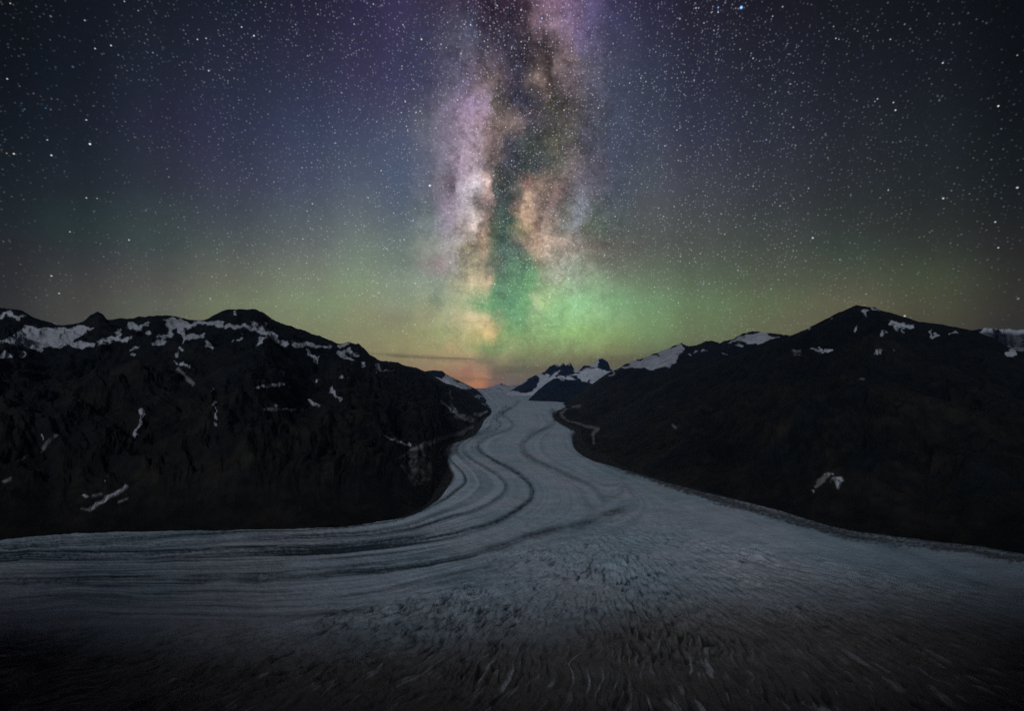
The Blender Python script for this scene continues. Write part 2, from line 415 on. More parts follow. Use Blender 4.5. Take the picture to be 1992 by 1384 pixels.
def seg_dist(px, py, x1, y1, x2, y2):
    vx, vy = x2 - x1, y2 - y1
    L = vx * vx + vy * vy
    t = np.clip(((px - x1) * vx + (py - y1) * vy) / L, 0, 1) if L > 0 else 0.0
    return np.hypot(px - x1 - t * vx, py - y1 - t * vy)


def poly_sd(px, py, pts):
    """signed distance, positive inside"""
    d = np.full(px.shape, 1e9); ins = np.zeros(px.shape, bool)
    n = len(pts)
    for i in range(n):
        x1, y1 = pts[i]; x2, y2 = pts[(i + 1) % n]
        d = np.minimum(d, seg_dist(px, py, x1, y1, x2, y2))
        cond = ((y1 > py) != (y2 > py))
        xi = (x2 - x1) * (py - y1) / ((y2 - y1) if y2 != y1 else 1e-9) + x1
        ins ^= cond & (px < xi)
    return np.where(ins, d, -d)


def conv(zoom, items):
    """patches noted in the coordinates of an enlarged crop -> photo pixels"""
    ox, oy, s = zoom
    r = []
    for it in items:
        if isinstance(it[0], tuple):
            r.append([(ox + a / s, oy + b / s) for a, b in it])
        else:
            x1, y1, x2, y2, wd = it
            r.append((ox + x1 / s, oy + y1 / s, ox + x2 / s, oy + y2 / s, wd / s))
    return r


def patches_sd(px, py, items, cap=30.0):
    out_ = np.full(px.shape, -30.0)
    for it in items:
        if isinstance(it, list):
            out_ = np.maximum(out_, np.minimum(poly_sd(px, py, it), cap))
        else:
            x1, y1, x2, y2, wd = it
            out_ = np.maximum(out_, wd - seg_dist(px, py, x1, y1, x2, y2))
    return np.clip(out_, -30, 30)


Z1 = (0, 560, 2.769); Z2 = (600, 560, 2.769); Z3 = (1292, 560, 2.769); Z4 = (780, 660, 3.984)

# ------------------------------------------------------------------ materials


def new_mat(name):
    m = bpy.data.materials.new(name); m.use_nodes = True
    t = NT(m.node_tree)
    b = t.N['Principled BSDF']
    b.inputs['Specular IOR Level'].default_value = 0.2
    return m, t, b


def mountain_mat(name, rock_a, rock_b, rock_c, snow=(0.66, 0.64, 0.76), feat=1.0, edge=1.6):
    m, t, b = new_mat(name)
    P = t.N.new('ShaderNodeTexCoord').outputs['Object']
    nb = t.noise(P, 0.0016 / feat, 6, 0.6)
    nf = t.noise(P, 0.02 / feat, 6, 0.65)
    rock = t.mix(t.mapr(nb, 0.38, 0.64, 0, 1, True), rock_a + (1,), rock_b + (1,))
    rock = t.mix(t.math('MULTIPLY', t.attr('low'), t.mapr(t.noise(P, 0.004 / feat, 5, 0.6), 0.42, 0.6, 0.1, 1.0, True)), rock, rock_c + (1,))
    rock = t.vmath('SCALE', rock, scale=t.mapr(nf, 0.3, 0.7, 0.45, 1.6))
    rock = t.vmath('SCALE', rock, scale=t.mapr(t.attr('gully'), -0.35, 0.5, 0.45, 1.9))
    # dull debris, scree and old moraine
    pale = t.math('ADD', t.attr('pale'), t.math('MULTIPLY', t.math('SUBTRACT', nf, 0.5), 9.0))
    rock = t.mix(t.mapr(pale, -3.0, 3.0, 0, 0.78, True), rock, (0.32, 0.30, 0.29, 1))
    sn = t.math('ADD', t.attr('snow'), t.math('MULTIPLY', t.math('SUBTRACT', t.noise(P, 0.012 / feat, 5, 0.6), 0.5), edge * 4))
    sf = t.mapr(t.math('ADD', sn, t.math('MULTIPLY', t.math('SUBTRACT', nf, 0.5), 4.0)), -1.6, 1.5, 0, 1, True)
    snc = t.vmath('SCALE', snow, scale=t.mapr(t.noise(P, 0.003 / feat, 4, 0.6), 0.3, 0.7, 0.72, 1.1))
    colr = t.mix(sf, rock, snc)
    t.put(b.inputs['Base Color'], colr)
    b.inputs['Roughness'].default_value = 0.9
    bp = t.N.new('ShaderNodeBump')
    bp.inputs['Strength'].default_value = 0.7; bp.inputs['Distance'].default_value = 12.0 * feat
    t.put(bp.inputs['Height'], t.math('MULTIPLY', nf, t.mapr(sf, 0, 1, 1.0, 0.25)))
    t.L.new(bp.outputs[0], b.inputs['Normal'])
    return m


# ------------------------------------------------------------------ mountains


def mountain(ridge, depth, base, x0, x1, nx, nt, mat, snow=(), pale=(), rock=None, amp=70.0, wl=520.0,
             prof=0.85, back=1800.0, jag=1.2, seed=1, allsnow=False, snow_noise=3.4, crest=0.25):
    xs = np.linspace(x0, x1, nx)
    rx, ry_ = np.array(ridge, float).T
    ry = np.interp(xs, rx, ry_)
    ry = ry + jag * fbm(xs / 16.0, xs * 0 + seed * 3.1, 4, 0.6, seed)
    dpx = (x1 - x0) / (nx - 1.0)

    def gauss(v, sig):
        n_ = int(3 * sig / dpx) + 1
        if n_ * 2 + 1 >= len(v): n_ = len(v) // 2 - 1
        k_ = np.exp(-0.5 * (np.arange(-n_, n_ + 1) * dpx / sig) ** 2); k_ /= k_.sum()
        ext_ = np.concatenate([2 * v[0] - v[n_:0:-1], v, 2 * v[-1] - v[-2:-n_ - 2:-1]])
        return np.convolve(ext_, k_, 'valid')
    rd = gauss(np.interp(xs, *np.array(depth, float).T), 45.0)
    rd = rd * (1 + 0.03 * fbm(xs / 90.0, xs * 0 + seed, 3, 0.5, seed + 31))
    by = np.interp(xs, *np.array(base, float).T)
    by = np.maximum(by + 2.0, ry + 4)
    a, b_, c = ray(xs, ry)
    k = rd / b_
    RX, RY, RZ = a * k, rd, H + c * k
    BX, BY = ice(xs, by)
    t = np.linspace(0, 1, nt)[:, None]
    tt = t ** 1.0
    X = BX + (RX - BX) * tt; Y = BY + (RY - BY) * tt
    p = np.where(tt < 1, tt, 1) ** prof
    RZs = np.minimum(gauss(RZ, 38.0), RZ + 60.0)
    cr = sst(0.55, 1.0, tt)
    Z = -25.0 + ((RZs * (1 - cr) + RZ * cr) + 25.0) * p
    hgt = np.maximum(RZ, 60)[None, :]
    tap = (sst(0.0, 0.18, t) * (1 - sst(0.72, 1.0, t) * (1 - crest)))
    # ravines running down the slope, and broken relief
    along = np.concatenate([[0], np.cumsum(np.hypot(np.diff(RX), np.diff(RY)))])[None, :]
    mid = along * 0.6 + np.concatenate([[0], np.cumsum(np.hypot(np.diff(BX), np.diff(BY)))])[None, :] * 0.4
    warp = 220.0 * fbm(X / 900.0, Y / 900.0, 3, 0.5, seed + 5)
    n1_ = fbm((mid + warp + 240.0 * fbm(X / 420.0, Y / 420.0, 3, 0.5, seed + 6)) / wl, t * 3.4 + seed, 6, 0.55, seed + 9, ridged=True)
    n2_ = fbm(X / (wl * 0.8), Y / (wl * 0.8), 7, 0.55, seed + 3)
    n3_ = fbm(X / 130.0, Y / 130.0 + Z / 90.0, 5, 0.6, seed + 14)
    disp = (n1_ * 0.65 + n2_ * 0.8) * amp * np.clip(hgt / 700.0, 0.25, 1.5)
    Z = Z + disp * tap * (1 - 0.0 * t)
    # keep every point of the near face from rising above the crest line seen from the valley side
    lim = H + (RZ - H)[None, :] * (np.hypot(X, Y) / np.hypot(RX, RY)[None, :]) - (1 - t) * 6.0
    Z = np.where(t < 0.999, np.minimum(Z, lim), Z)
    # back slope
    nb = 26
    tb = np.linspace(0, 1, nb + 1)[1:, None]
    ux, uy = RX / np.hypot(RX, RY), RY / np.hypot(RX, RY)
    XB = RX + ux * back * tb; YB = RY + uy * back * tb
    ZB = RZ * (1 - tb ** 0.9) - 60 * tb + disp[-1] * 0 + amp * 0.5 * fbm(XB / wl, YB / wl, 5, 0.5, seed) * sst(0, 0.3, tb)
    ZB = np.minimum(ZB, RZ - 30 * tb)
    X = np.vstack([X, XB]); Y = np.vstack([Y, YB]); Z = np.vstack([Z, ZB])
    px, py = project(X, Y, Z)
    ns = fbm(px / 7.0, py / 5.0, 4, 0.65, seed + 21) + 0.5 * fbm(px / 26.0, py / 14.0, 3, 0.5, seed + 23)
    wpx = px + 15.0 * fbm(px / 21.0, py / 15.0, 4, 0.45, seed + 41)
    wpy = py + 11.0 * fbm(px / 21.0, py / 13.0, 4, 0.45, seed + 42)
    px0, py0 = px, py
    px, py = wpx, wpy
    if allsnow:
        s = np.full(px.shape, 12.0)
        if rock: s = np.minimum(s, -patches_sd(px, py, rock))
        s = s + ns * snow_noise * 1.2
    else:
        s = patches_sd(px, py, snow) + ns * snow_noise + 0.12 * snow_noise
    pl = patches_sd(px0 * 0.65 + px * 0.35, py0 * 0.65 + py * 0.35, pale, -1.3) + ns * 1.5 if len(pale) else np.full(px.shape, -30.0)
    s[nt:] = np.where(s[nt:] > 0, s[nt:], s[nt:])
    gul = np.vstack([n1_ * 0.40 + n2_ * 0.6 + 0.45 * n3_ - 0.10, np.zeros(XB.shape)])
    low = np.vstack([1 - sst(0.25, 0.75, t) + 0 * n1_, np.zeros(XB.shape)])
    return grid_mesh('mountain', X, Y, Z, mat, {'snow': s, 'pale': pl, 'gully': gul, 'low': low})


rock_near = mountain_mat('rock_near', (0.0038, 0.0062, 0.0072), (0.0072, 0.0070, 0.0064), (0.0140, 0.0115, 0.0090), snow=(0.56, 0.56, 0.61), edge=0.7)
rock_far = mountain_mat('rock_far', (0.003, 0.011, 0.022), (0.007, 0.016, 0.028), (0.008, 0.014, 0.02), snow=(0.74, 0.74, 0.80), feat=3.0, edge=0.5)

left_snow = conv(Z1, [
 [(125,205),(200,215),(300,222),(400,214),(500,212),(525,222),(430,250),(400,285),(330,300),(230,322),(200,345),(150,330),(100,305),(0,310),(0,285),(60,265),(120,240)],
 (0,158,40,145,6),(50,140,110,160,10),(0,365,50,365,8),(118,350,118,360,7),(400,312,495,308,12),(230,318,400,300,6),(540,288,620,280,13),(620,280,690,275,9),(620,262,645,230,10),
 (540,300,570,295,8),(690,198,750,215,13),(740,215,800,200,6),(780,250,800,245,5),
 [(890,168),(945,170),(1000,180),(1100,190),(1200,175),(1205,203),(1150,205),(1100,202),(1050,208),(985,215),(1002,290),(990,295),(965,225),(930,240),(905,270),(850,268),(860,255),(900,245),(905,200)],
 (1220,210,1370,215,8),(1380,225,1450,242,14),(1450,242,1478,262,12),(1430,270,1380,305,9),(1260,287,1300,275,7),(1100,290,1140,322,10),(1130,325,1155,332,5),
 (1010,268,1100,250,9),(830,305,885,295,8),(860,285,890,290,7),(710,330,745,325,5),(710,365,730,367,4),(965,335,970,337,8),(955,362,957,368,6),(950,400,1005,420,6),
 (1258,145,1266,144,7),(1368,185,1380,210,7),(1428,190,1430,215,4),(1500,280,1540,315,6),(1570,300,1650,312,9),(1650,312,1770,318,7),(1650,350,1710,390,9),
 (1820,345,1845,355,9),(1860,370,1900,385,8),(1870,340,1920,355,7),(1838,305,1880,300,7),(1510,455,1525,465,6),(1380,537,1450,530,5),(1450,530,1515,520,7),
 (1560,535,1575,537,5),(1703,502,1708,502,5),(1780,550,1830,610,7),(1665,615,1705,637,7),(1410,650,1440,652,3),(1490,637,1515,637,3),(1835,477,1855,477,4),
 (1130,540,1130,550,4),(1155,610,1162,670,4),(1162,680,1160,735,8),(760,665,765,690,12),(765,690,755,740,11),(750,745,712,800,5),(235,800,237,820,4),
 (145,903,145,908,4),(550,1043,552,1047,5),(480,1195,570,1140,4),(570,1140,680,1075,4),(445,1120,470,1135,3.5)]) + conv(Z2, [
 (155,340,185,360,9),(200,340,255,355,8),(215,365,235,385,7),(290,415,292,416,6),(355,425,395,440,6),(415,445,440,450,3),(365,455,366,456,4),
 (400,795,470,825,5),(470,825,545,850,6),(715,605,750,640,3.5),(750,640,800,682,5),(900,682,965,666,6),(360,833,364,833,3)])
left_pale = conv(Z1, [(300,790,220,880,7),(145,905,100,930,3),(25,1045,60,1030,5),(500,1125,550,1110,5),(480,1195,570,1140,9),(570,1140,680,1075,9),(640,1155,685,1135,5),(440,1190,480,1195,4),
 (960,440,1040,520,8),(1410,655,1600,660,3)]) + conv(Z2, [
 [(505,915),(540,880),(590,862),(640,858),(645,900),(662,960),(668,1010),(630,1045),(565,1065),(535,1015),(495,960)],
 (505,915,545,878,6),(545,878,590,862,8),(590,862,700,820,11),(700,820,830,782,9),(830,782,905,742,9),(800,690,895,715,12),(895,715,910,740,9),(760,560,775,650,3)])
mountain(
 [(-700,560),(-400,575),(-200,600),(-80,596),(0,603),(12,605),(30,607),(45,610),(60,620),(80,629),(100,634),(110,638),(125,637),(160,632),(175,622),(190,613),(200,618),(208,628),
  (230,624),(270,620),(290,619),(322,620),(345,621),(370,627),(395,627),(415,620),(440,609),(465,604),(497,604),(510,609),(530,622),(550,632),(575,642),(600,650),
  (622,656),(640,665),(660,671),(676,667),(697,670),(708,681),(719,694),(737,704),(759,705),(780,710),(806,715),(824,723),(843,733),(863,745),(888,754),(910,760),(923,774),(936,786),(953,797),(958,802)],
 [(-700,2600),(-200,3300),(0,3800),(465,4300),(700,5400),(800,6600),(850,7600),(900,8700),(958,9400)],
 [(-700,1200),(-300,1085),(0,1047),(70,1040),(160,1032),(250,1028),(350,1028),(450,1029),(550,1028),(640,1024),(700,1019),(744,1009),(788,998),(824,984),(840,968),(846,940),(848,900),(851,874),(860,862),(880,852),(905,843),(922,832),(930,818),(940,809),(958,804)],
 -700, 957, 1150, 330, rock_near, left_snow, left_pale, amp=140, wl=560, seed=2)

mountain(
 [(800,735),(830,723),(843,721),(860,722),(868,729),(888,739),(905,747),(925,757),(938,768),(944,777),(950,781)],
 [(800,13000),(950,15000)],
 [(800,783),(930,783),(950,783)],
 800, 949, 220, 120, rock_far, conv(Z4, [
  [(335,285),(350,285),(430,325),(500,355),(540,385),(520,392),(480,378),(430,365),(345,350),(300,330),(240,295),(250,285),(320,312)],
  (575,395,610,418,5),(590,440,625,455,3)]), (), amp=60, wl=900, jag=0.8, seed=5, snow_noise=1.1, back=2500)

mountain(   # far ice plateau under the glow
 [(800,758),(900,760),(925,760),(933,759),(951,754),(963,750),(976,746.5),(988,751),(1006,749),(1030,752),(1080,756),(1150,758)],
 [(800,38000),(1150,38000)],
 [(800,762),(1150,762)],
 800, 1150, 260, 60, rock_far, (), (), rock=conv(Z4, [(740,390,770,398,4),(625,397,660,399,4),(770,348,795,346,4),(690,398,700,399,2)]),
 amp=40, wl=2500, jag=1.0, seed=8, allsnow=True, snow_noise=0.5, back=4000)

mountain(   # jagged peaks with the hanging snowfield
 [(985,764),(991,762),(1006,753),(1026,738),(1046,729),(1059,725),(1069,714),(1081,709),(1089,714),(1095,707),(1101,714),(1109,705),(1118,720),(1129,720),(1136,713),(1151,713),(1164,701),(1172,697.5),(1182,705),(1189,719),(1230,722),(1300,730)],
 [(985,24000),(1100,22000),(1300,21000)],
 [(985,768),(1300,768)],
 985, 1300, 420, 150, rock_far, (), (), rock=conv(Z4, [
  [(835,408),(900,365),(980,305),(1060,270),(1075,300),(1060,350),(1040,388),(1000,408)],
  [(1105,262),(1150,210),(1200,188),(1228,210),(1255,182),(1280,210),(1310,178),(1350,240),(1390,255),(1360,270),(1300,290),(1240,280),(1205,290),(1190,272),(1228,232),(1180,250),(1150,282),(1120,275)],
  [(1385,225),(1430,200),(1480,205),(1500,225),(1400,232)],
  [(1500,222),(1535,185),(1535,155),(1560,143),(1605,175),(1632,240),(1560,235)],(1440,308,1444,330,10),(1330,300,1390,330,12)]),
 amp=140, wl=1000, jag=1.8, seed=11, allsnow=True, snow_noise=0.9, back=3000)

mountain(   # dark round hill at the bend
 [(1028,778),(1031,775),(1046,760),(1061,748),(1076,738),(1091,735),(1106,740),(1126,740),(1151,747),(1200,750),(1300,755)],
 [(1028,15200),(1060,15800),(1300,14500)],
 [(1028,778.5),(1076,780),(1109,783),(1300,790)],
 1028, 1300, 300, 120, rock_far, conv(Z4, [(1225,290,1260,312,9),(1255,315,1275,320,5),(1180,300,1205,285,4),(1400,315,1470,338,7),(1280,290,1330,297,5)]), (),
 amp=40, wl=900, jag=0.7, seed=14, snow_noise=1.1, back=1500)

mountain(   # snowy right ridge behind the near peak
 [(1095,787),(1120,770),(1151,748),(1171,735),(1192,722),(1217,709),(1232,704),(1272,690),(1300,679),(1310,675),(1326,669),(1335,676),(1361,671),(1371,665),(1390,666),(1400,668),(1426,661),(1447,651),(1473,647),(1500,650),(1520,652),(1560,655),(1640,660)],
 [(1095,12300),(1200,11500),(1300,10500),(1473,9000),(1640,8500)],
 [(1095,788),(1104,790),(1131,815),(1300,820),(1640,830)],
 1095, 1640, 620, 200, rock_near, conv(Z3, [
  [(430,270),(470,247),(540,245),(620,262),(640,262),(580,285),(520,320),(470,302),(420,295),(350,290),(380,280)],(620,242,700,250,4),
  [(-20,350),(50,322),(95,305),(108,330),(80,360),(60,390),(20,415),(-20,425)],(140,360,142,362,6),(178,355,182,355,5),(208,345,214,345,4),(400,315,415,316,6),(320,358,330,358,4),(375,382,385,378,7)]) + conv(Z2, [
  [(1640,458),(1690,430),(1750,400),(1850,372),(1938,340),(1945,428),(1870,435),(1800,440),(1750,432),(1700,437)],(1620,470,1640,455,4)]),
 conv(Z4, [(1385,520,1330,528,6)]), amp=90, wl=800, jag=3.6, seed=17, back=2500, snow_noise=1.0)

mountain(   # near right peak
 [(1080,803),(1100,795),(1130,800),(1160,812),(1220,790),(1300,742),(1400,702),(1473,677),(1498,666),(1545,654),(1581,638),(1617,621),(1646,607),(1660,600),(1668,598),(1685,599),(1700,601),(1725,611),(1754,621),(1790,634),(1826,638),(1870,643),(1906,650),(1935,661),(1960,676),(1992,686),(2100,700),(2300,690),(2700,640)],
 [(1080,9000),(1130,7800),(1200,7200),(1300,6400),(1473,5200),(1668,4300),(1992,3600),(2300,3000),(2700,2600)],
 [(1080,804),(1084,813),(1104,823),(1131,834),(1133,860),(1145,874),(1160,882),(1192,894),(1250,914),(1292,926),(1364,946),(1436,964),(1509,984),(1581,1006),(1653,1024),(1762,1040),(1850,1053),(1992,1077),(2300,1170),(2700,1300)],
 1080, 2700, 1150, 330, rock_near, conv(Z3, [
  (1070,125,1095,135,9),(1120,115,1160,125,6),(870,172,910,163,5),(1215,190,1262,205,10),(1280,205,1330,210,8),(1250,215,1258,216,5),(1285,237,1310,225,4),(1028,218,1036,224,6),(1165,252,1185,246,5),
  (1436,240,1440,250,7),(1450,262,1472,260,5),(1540,248,1575,250,4),(805,327,830,330,5),(850,342,900,342,8),(1130,347,1165,348,8),(1228,338,1234,338,3),
  (1855,355,1875,356,13),(778,222,786,216,4),(800,1105,818,1085,5),(868,1010,888,1000,5),(935,1055,940,1078,4),(912,1032,950,1030,3)]),
 conv(Z3, [(700,342,730,340,5),(700,360,730,362,2),(820,1070,880,1010,12),(910,1030,955,1030,8),(935,1050,940,1080,8),(50,740,60,750,6),(1060,490,1075,495,5)]) + conv(Z4, [
  (1385,520,1310,530,4),(1310,530,1235,572,5),(1235,572,1245,600,6),(1245,600,1300,640,6),(1300,640,1400,665,5),(1400,665,1500,690,6),(1500,690,1525,700,8),(1525,700,1480,740,8),(1480,740,1500,810,6)]),
 amp=140, wl=600, seed=23)

mountain(   # snow plateau at the right edge
 [(1840,662),(1870,650),(1884,645),(1917,639),(1992,643),(2100,640),(2400,640),(2700,650)],
 [(1840,7600),(2700,7000)],
 [(1840,800),(2700,800)],
 1840, 2700, 420, 140, rock_near, (), (), rock=conv(Z3, [(1600,243,1700,225,14),(1760,262,1800,268,5),(1850,285,1900,300,7),(1790,232,1815,236,3),(1920,300,1990,296,4),(1825,300,1850,318,6),(1700,222,1735,218,3),(1880,258,1990,262,1.5),(1960,340,2100,345,12)]),
 amp=45, wl=700, jag=4.0, seed=29, allsnow=True, snow_noise=1.1, back=3000)

# ------------------------------------------------------------------ glacier
LINES = {
 'left': [(915,768),(938,780),(950,792),(953,800),(950,806),(940,812),(934,822),(920,838),(895,848),(874,855),(857,866),(850,880),(858,900),(868,922),(862,938),(850,958),(836,978),(800,1000),(744,1012),(700,1020),(640,1026),(550,1029),(450,1030),(350,1029),(250,1029),(160,1034),(70,1041),(0,1048),(-300,1086),(-700,1200)],
 'D': [(985,790),(962,812),(956,821),(955,831),(931,842),(890,856),(866,870),(864,884),(875,897),(892,912),(905,928),(903,943),(882,961),(846,982),(802,1001),(744,1018),(600,1034),(350,1040),(0,1062),(-300,1100),(-700,1220)],
 'E': [(992,793),(966,815),(975,826),(960,838),(915,852),(893,868),(898,885),(930,903),(965,922),(983,940),(983,957),(961,975),(925,990),(853,1011),(744,1037),(550,1050),(350,1056),(0,1073),(-300,1110),(-700,1235)],
 'A': [(1010,780),(998,793),(976,806),(990,816),(998,825),(997,832),(986,837),(956,847),(936,858),(929,868),(933,878),(956,893),(990,910),(1015,925),(1030,939),(1036,957),(1030,975),(997,997),(961,1015),(907,1029),(853,1041),(781,1053),(700,1063),(562,1073),(351,1078),(176,1080),(0,1084),(-300,1120),(-700,1250)],
 'B': [(1214,943),(1226,955),(1230,966),(1240,978),(1210,992),(1178,1001),(1142,1015),(1106,1024),(1051,1034),(987,1054),(899,1081),(811,1096),(705,1108),(600,1117),(527,1123),(246,1124),(123,1127),(0,1131),(-300,1160),(-700,1290)],
 'C': [(1070,800),(1080,815),(1071,829),(1044,841),(1023,856),(1015,868),(1021,883),(1044,896),(1069,907),(1106,925),(1142,939),(1163,958),(1176,980)],
 'R': [(1075,796),(1086,815),(1110,832),(1112,850),(1125,870),(1145,886),(1192,905),(1250,925),(1292,939),(1364,959),(1436,981),(1509,1008),(1581,1026),(1653,1044),(1714,1057),(1784,1080),(1837,1108),(1889,1129),(1992,1152),(2300,1240),(2700,1400)],
 'right': [(1060,775),(1103,786),(1081,803),(1084,813),(1104,823),(1131,833),(1124,846),(1123,858),(1131,873),(1157,888),(1192,900),(1250,919),(1300,936),(1364,951),(1436,969),(1509,989),(1581,1011),(1653,1029),(1762,1043),(1992,1075),(2300,1160),(2700,1290)],
 'Fl': [(1150,1060),(950,1092),(700,1150),(350,1163),(0,1166),(-700,1330)],
 'Gl': [(1150,1180),(1000,1200),(500,1216),(0,1222),(-700,1420)],
 'Hr': [(1100,870),(1160,905),(1250,950),(1400,1010),(1600,1085),(1800,1145),(1992,1200),(2700,1560)],
}
QV = {'left': 0.0, 'D': 0.13, 'E': 0.24, 'A': 0.38, 'B': 0.60, 'C': 0.62, 'Hr': 0.86, 'R': 0.95, 'right': 1.0, 'Fl': 0.75, 'Gl': 0.9}


def line_dist(px, py, pts, aspect=1.0):
    d = np.full(px.shape, 1e9)
    for (x1, y1), (x2, y2) in zip(pts[:-1], pts[1:]):
        d = np.minimum(d, seg_dist(px, py * aspect, x1, y1 * aspect, x2, y2 * aspect))
    return d


def smooth_line(pts):
    """Catmull-Rom refinement so that the bands bend smoothly"""
    p = np.array(pts, float); r = []
    for i in range(len(p) - 1):
        p0 = p[max(i - 1, 0)]; p1 = p[i]; p2 = p[i + 1]; p3 = p[min(i + 2, len(p) - 1)]
        for s in (0, 0.34, 0.67):
            r.append(tuple(0.5 * (2 * p1 + (p2 - p0) * s + (2 * p0 - 5 * p1 + 4 * p2 - p3) * s * s + (3 * p1 - p0 - 3 * p2 + p3) * s ** 3)))
    r.append(tuple(p[-1])); return r


LINES = {k: smooth_line(v) for k, v in LINES.items()}
gx = np.concatenate([np.linspace(-1400, -320, 60)[:-1], np.linspace(-320, 2320, 1321), np.linspace(2320, 3400, 60)[1:]])
gy = np.concatenate([np.arange(756, 800, 0.8), np.arange(800, 1420, 1.35), 1420 + np.cumsum(np.linspace(2, 90, 60))])
PX, PY = np.meshgrid(gx, gy)
GXw, GYw = ice(PX, PY)
# coarse evaluation of the flow fields on every 3rd vertex, then upsampled
ci = np.unique(np.r_[np.arange(0, len(gy), 3), len(gy) - 1]); cj = np.unique(np.r_[np.arange(0, len(gx), 3), len(gx) - 1])
cX, cY = PX[np.ix_(ci, cj)], PY[np.ix_(ci, cj)]


def upsample(a):
    t1 = np.empty((len(gy), a.shape[1]))
    ii = np.arange(len(gy))
    for j in range(a.shape[1]): t1[:, j] = np.interp(ii, ci, a[:, j])
    o = np.empty((len(gy), len(gx))); jj = np.arange(len(gx))
    for i in range(len(gy)): o[i] = np.interp(jj, cj, t1[i])
    return o


def sd_line(name):
    return upsample(line_dist(cX, cY, LINES[name]))


dist = {k: line_dist(cX, cY, v) for k, v in LINES.items()}
num = 0; den = 0
for k, q in QV.items():
    wgt = 1.0 / (dist[k] ** 2.2 + 1.0)
    num = num + q * wgt; den = den + wgt
q0 = num / den
fix = np.zeros(q0.shape, bool); fv = np.zeros(q0.shape)
for k, qv in QV.items():
    m_ = dist[k] < 3.6
    fix |= m_; fv[m_] = qv
q0[fix] = fv[fix]
for it in range(1500):
    p_ = np.pad(q0, 1, mode='edge')
    qn = 0.25 * (p_[:-2, 1:-1] + p_[2:, 1:-1] + p_[1:-1, :-2] + p_[1:-1, 2:])
    q0 = np.where(fix, fv, qn)
for it in range(3):
    p_ = np.pad(q0, 1, mode='edge')
    q0 = 0.5 * q0 + 0.125 * (p_[:-2, 1:-1] + p_[2:, 1:-1] + p_[1:-1, :-2] + p_[1:-1, 2:])
q = upsample(q0)
wob = fbm(PX / 60.0, PY / 25.0, 4, 0.55, 40)
wob2 = fbm(PX / 9.0, PY / 4.5, 4, 0.65, 45)
du = {k: upsample(dist[k]) for k in ('D', 'E', 'A', 'B', 'C', 'R', 'left', 'right')}
# stretch of the dark line width with nearness
persp = np.clip((PY - 760.0) / 250.0, 0.08, 1.4)


def band_of(k, wpx, soft, n=1.0):
    ww = (wpx + 0.8) * (0.45 + 0.75 * persp)
    bd = np.exp(-((du[k] + (wob * 3.0 + wob2 * 1.3) * persp * n) / ww) ** 2 * soft)
    return 1.35 * bd * np.clip(0.88 + 0.8 * wob2 + 0.35 * wob, 0.15, 1.25)


leftside = sst(1080, 760, PX)
streak_mask = np.clip(sst(1250, 950, PX) + 0.0, 0, 1) * sst(1240, 1130, PY) + 0.0
fine = (0.65 * perlin(q * 75.0 + wob * 0.4, PX / 260.0, 3) + 0.45 * perlin(q * 150.0 + wob * 0.7, PX / 90.0, 4) + 0.75 * perlin(q * 36.0 + wob * 0.2, PX / 500.0, 6))
fine_amt = 0.42 + 0.58 * np.clip(sst(1000, 850, PX) * sst(1240, 1150, PY), 0, 1)
fine_amt = fine_amt * (1 - 0.75 * sst(950, 1250, PX) * sst(980, 1080, PY)) * (1 - 0.7 * sst(1190, 1260, PY))
dirt = 0.78 * band_of('A', 3.8, 1.0) * (0.55 + 0.45 * sst(840, 900, PY)) \
    + 0.50 * band_of('D', 3.2, 1.0) + 0.50 * band_of('E', 3.2, 1.0) + 0.42 * band_of('C', 5.0, 1.0) * (1 - 0.55 * sst(905, 960, PY)) \
    + 0.55 * band_of('B', 4.4, 1.0, 3.0) * (0.25 + 0.75 * sst(1240, 1200, PX)) * (0.4 + 0.6 * sst(940, 990, PY)) + 0.50 * band_of('R', 5.0, 1.0) * (0.25 + 0.75 * sst(1800, 1650, PX))
A2 = np.exp(-((du['A'] - 8 - 2 * wob) / 2.2) ** 2) * sst(950, 760, PX) * 0.6
dirt = dirt + A2
dirt = dirt + (0.60 + 0.30 * sst(1000, 800, PX)) * fine_amt * fine + 0.16 * wob2 * fine_amt + 0.18 * fbm(PX / 120.0, PY / 30.0, 4, 0.55, 48)
# dark crush zone above line B
dirt = dirt + 0.22 * sst(60, 10, du['B']) * sst(820, 1000, PX) * sst(1290, 1200, PX) * (0.5 + fbm(PX / 14, PY / 8, 4, 0.6, 50))
dirt = np.clip(dirt, -0.25, 1.0)
# black rubble trench where the ice meets the valley wall
wl_ = np.interp(PY, [770, 800, 830, 870, 920, 960, 990, 1015, 1050], [1, 3, 6, 10, 14, 12, 4, 2, 2])
wr_ = np.interp(PX, [1080, 1110, 1140, 1200, 1300, 1500], [5, 9, 8, 4, 3, 3])
trench = np.maximum(sst(wl_ * 1.3, wl_ * 0.8, du['left'] + 1.5 * wob), sst(wr_ * 1.3, wr_ * 0.8, du['right'] + 1.5 * wob) * sst(795, 805, PY))
# everything outside the margins is rubble, too
outl = upsample(poly_sd(cX, cY, LINES['left'] + [(-700, 700), (1000, 700)]))
outr = upsample(poly_sd(cX, cY, LINES['right'] + [(2700, 700), (1060, 700)]))
trench = np.maximum(trench, np.maximum(sst(-1, 1, outl), sst(-1, 1, outr)) * sst(776, 792, PY))
# brown lateral strip on the right
lat = sst(-3, 4, outr + 22 * np.clip((PX - 1120) / 300, 0.1, 1.0) + 9 * wob + 7 * wob2) * sst(1120, 1220, PX) * (1 - trench)
lat = lat * np.clip(0.85 + 1.3 * wob2 + 0.5 * perlin(outr / 4.0 + wob, PX / 200.0, 33), 0.1, 1)
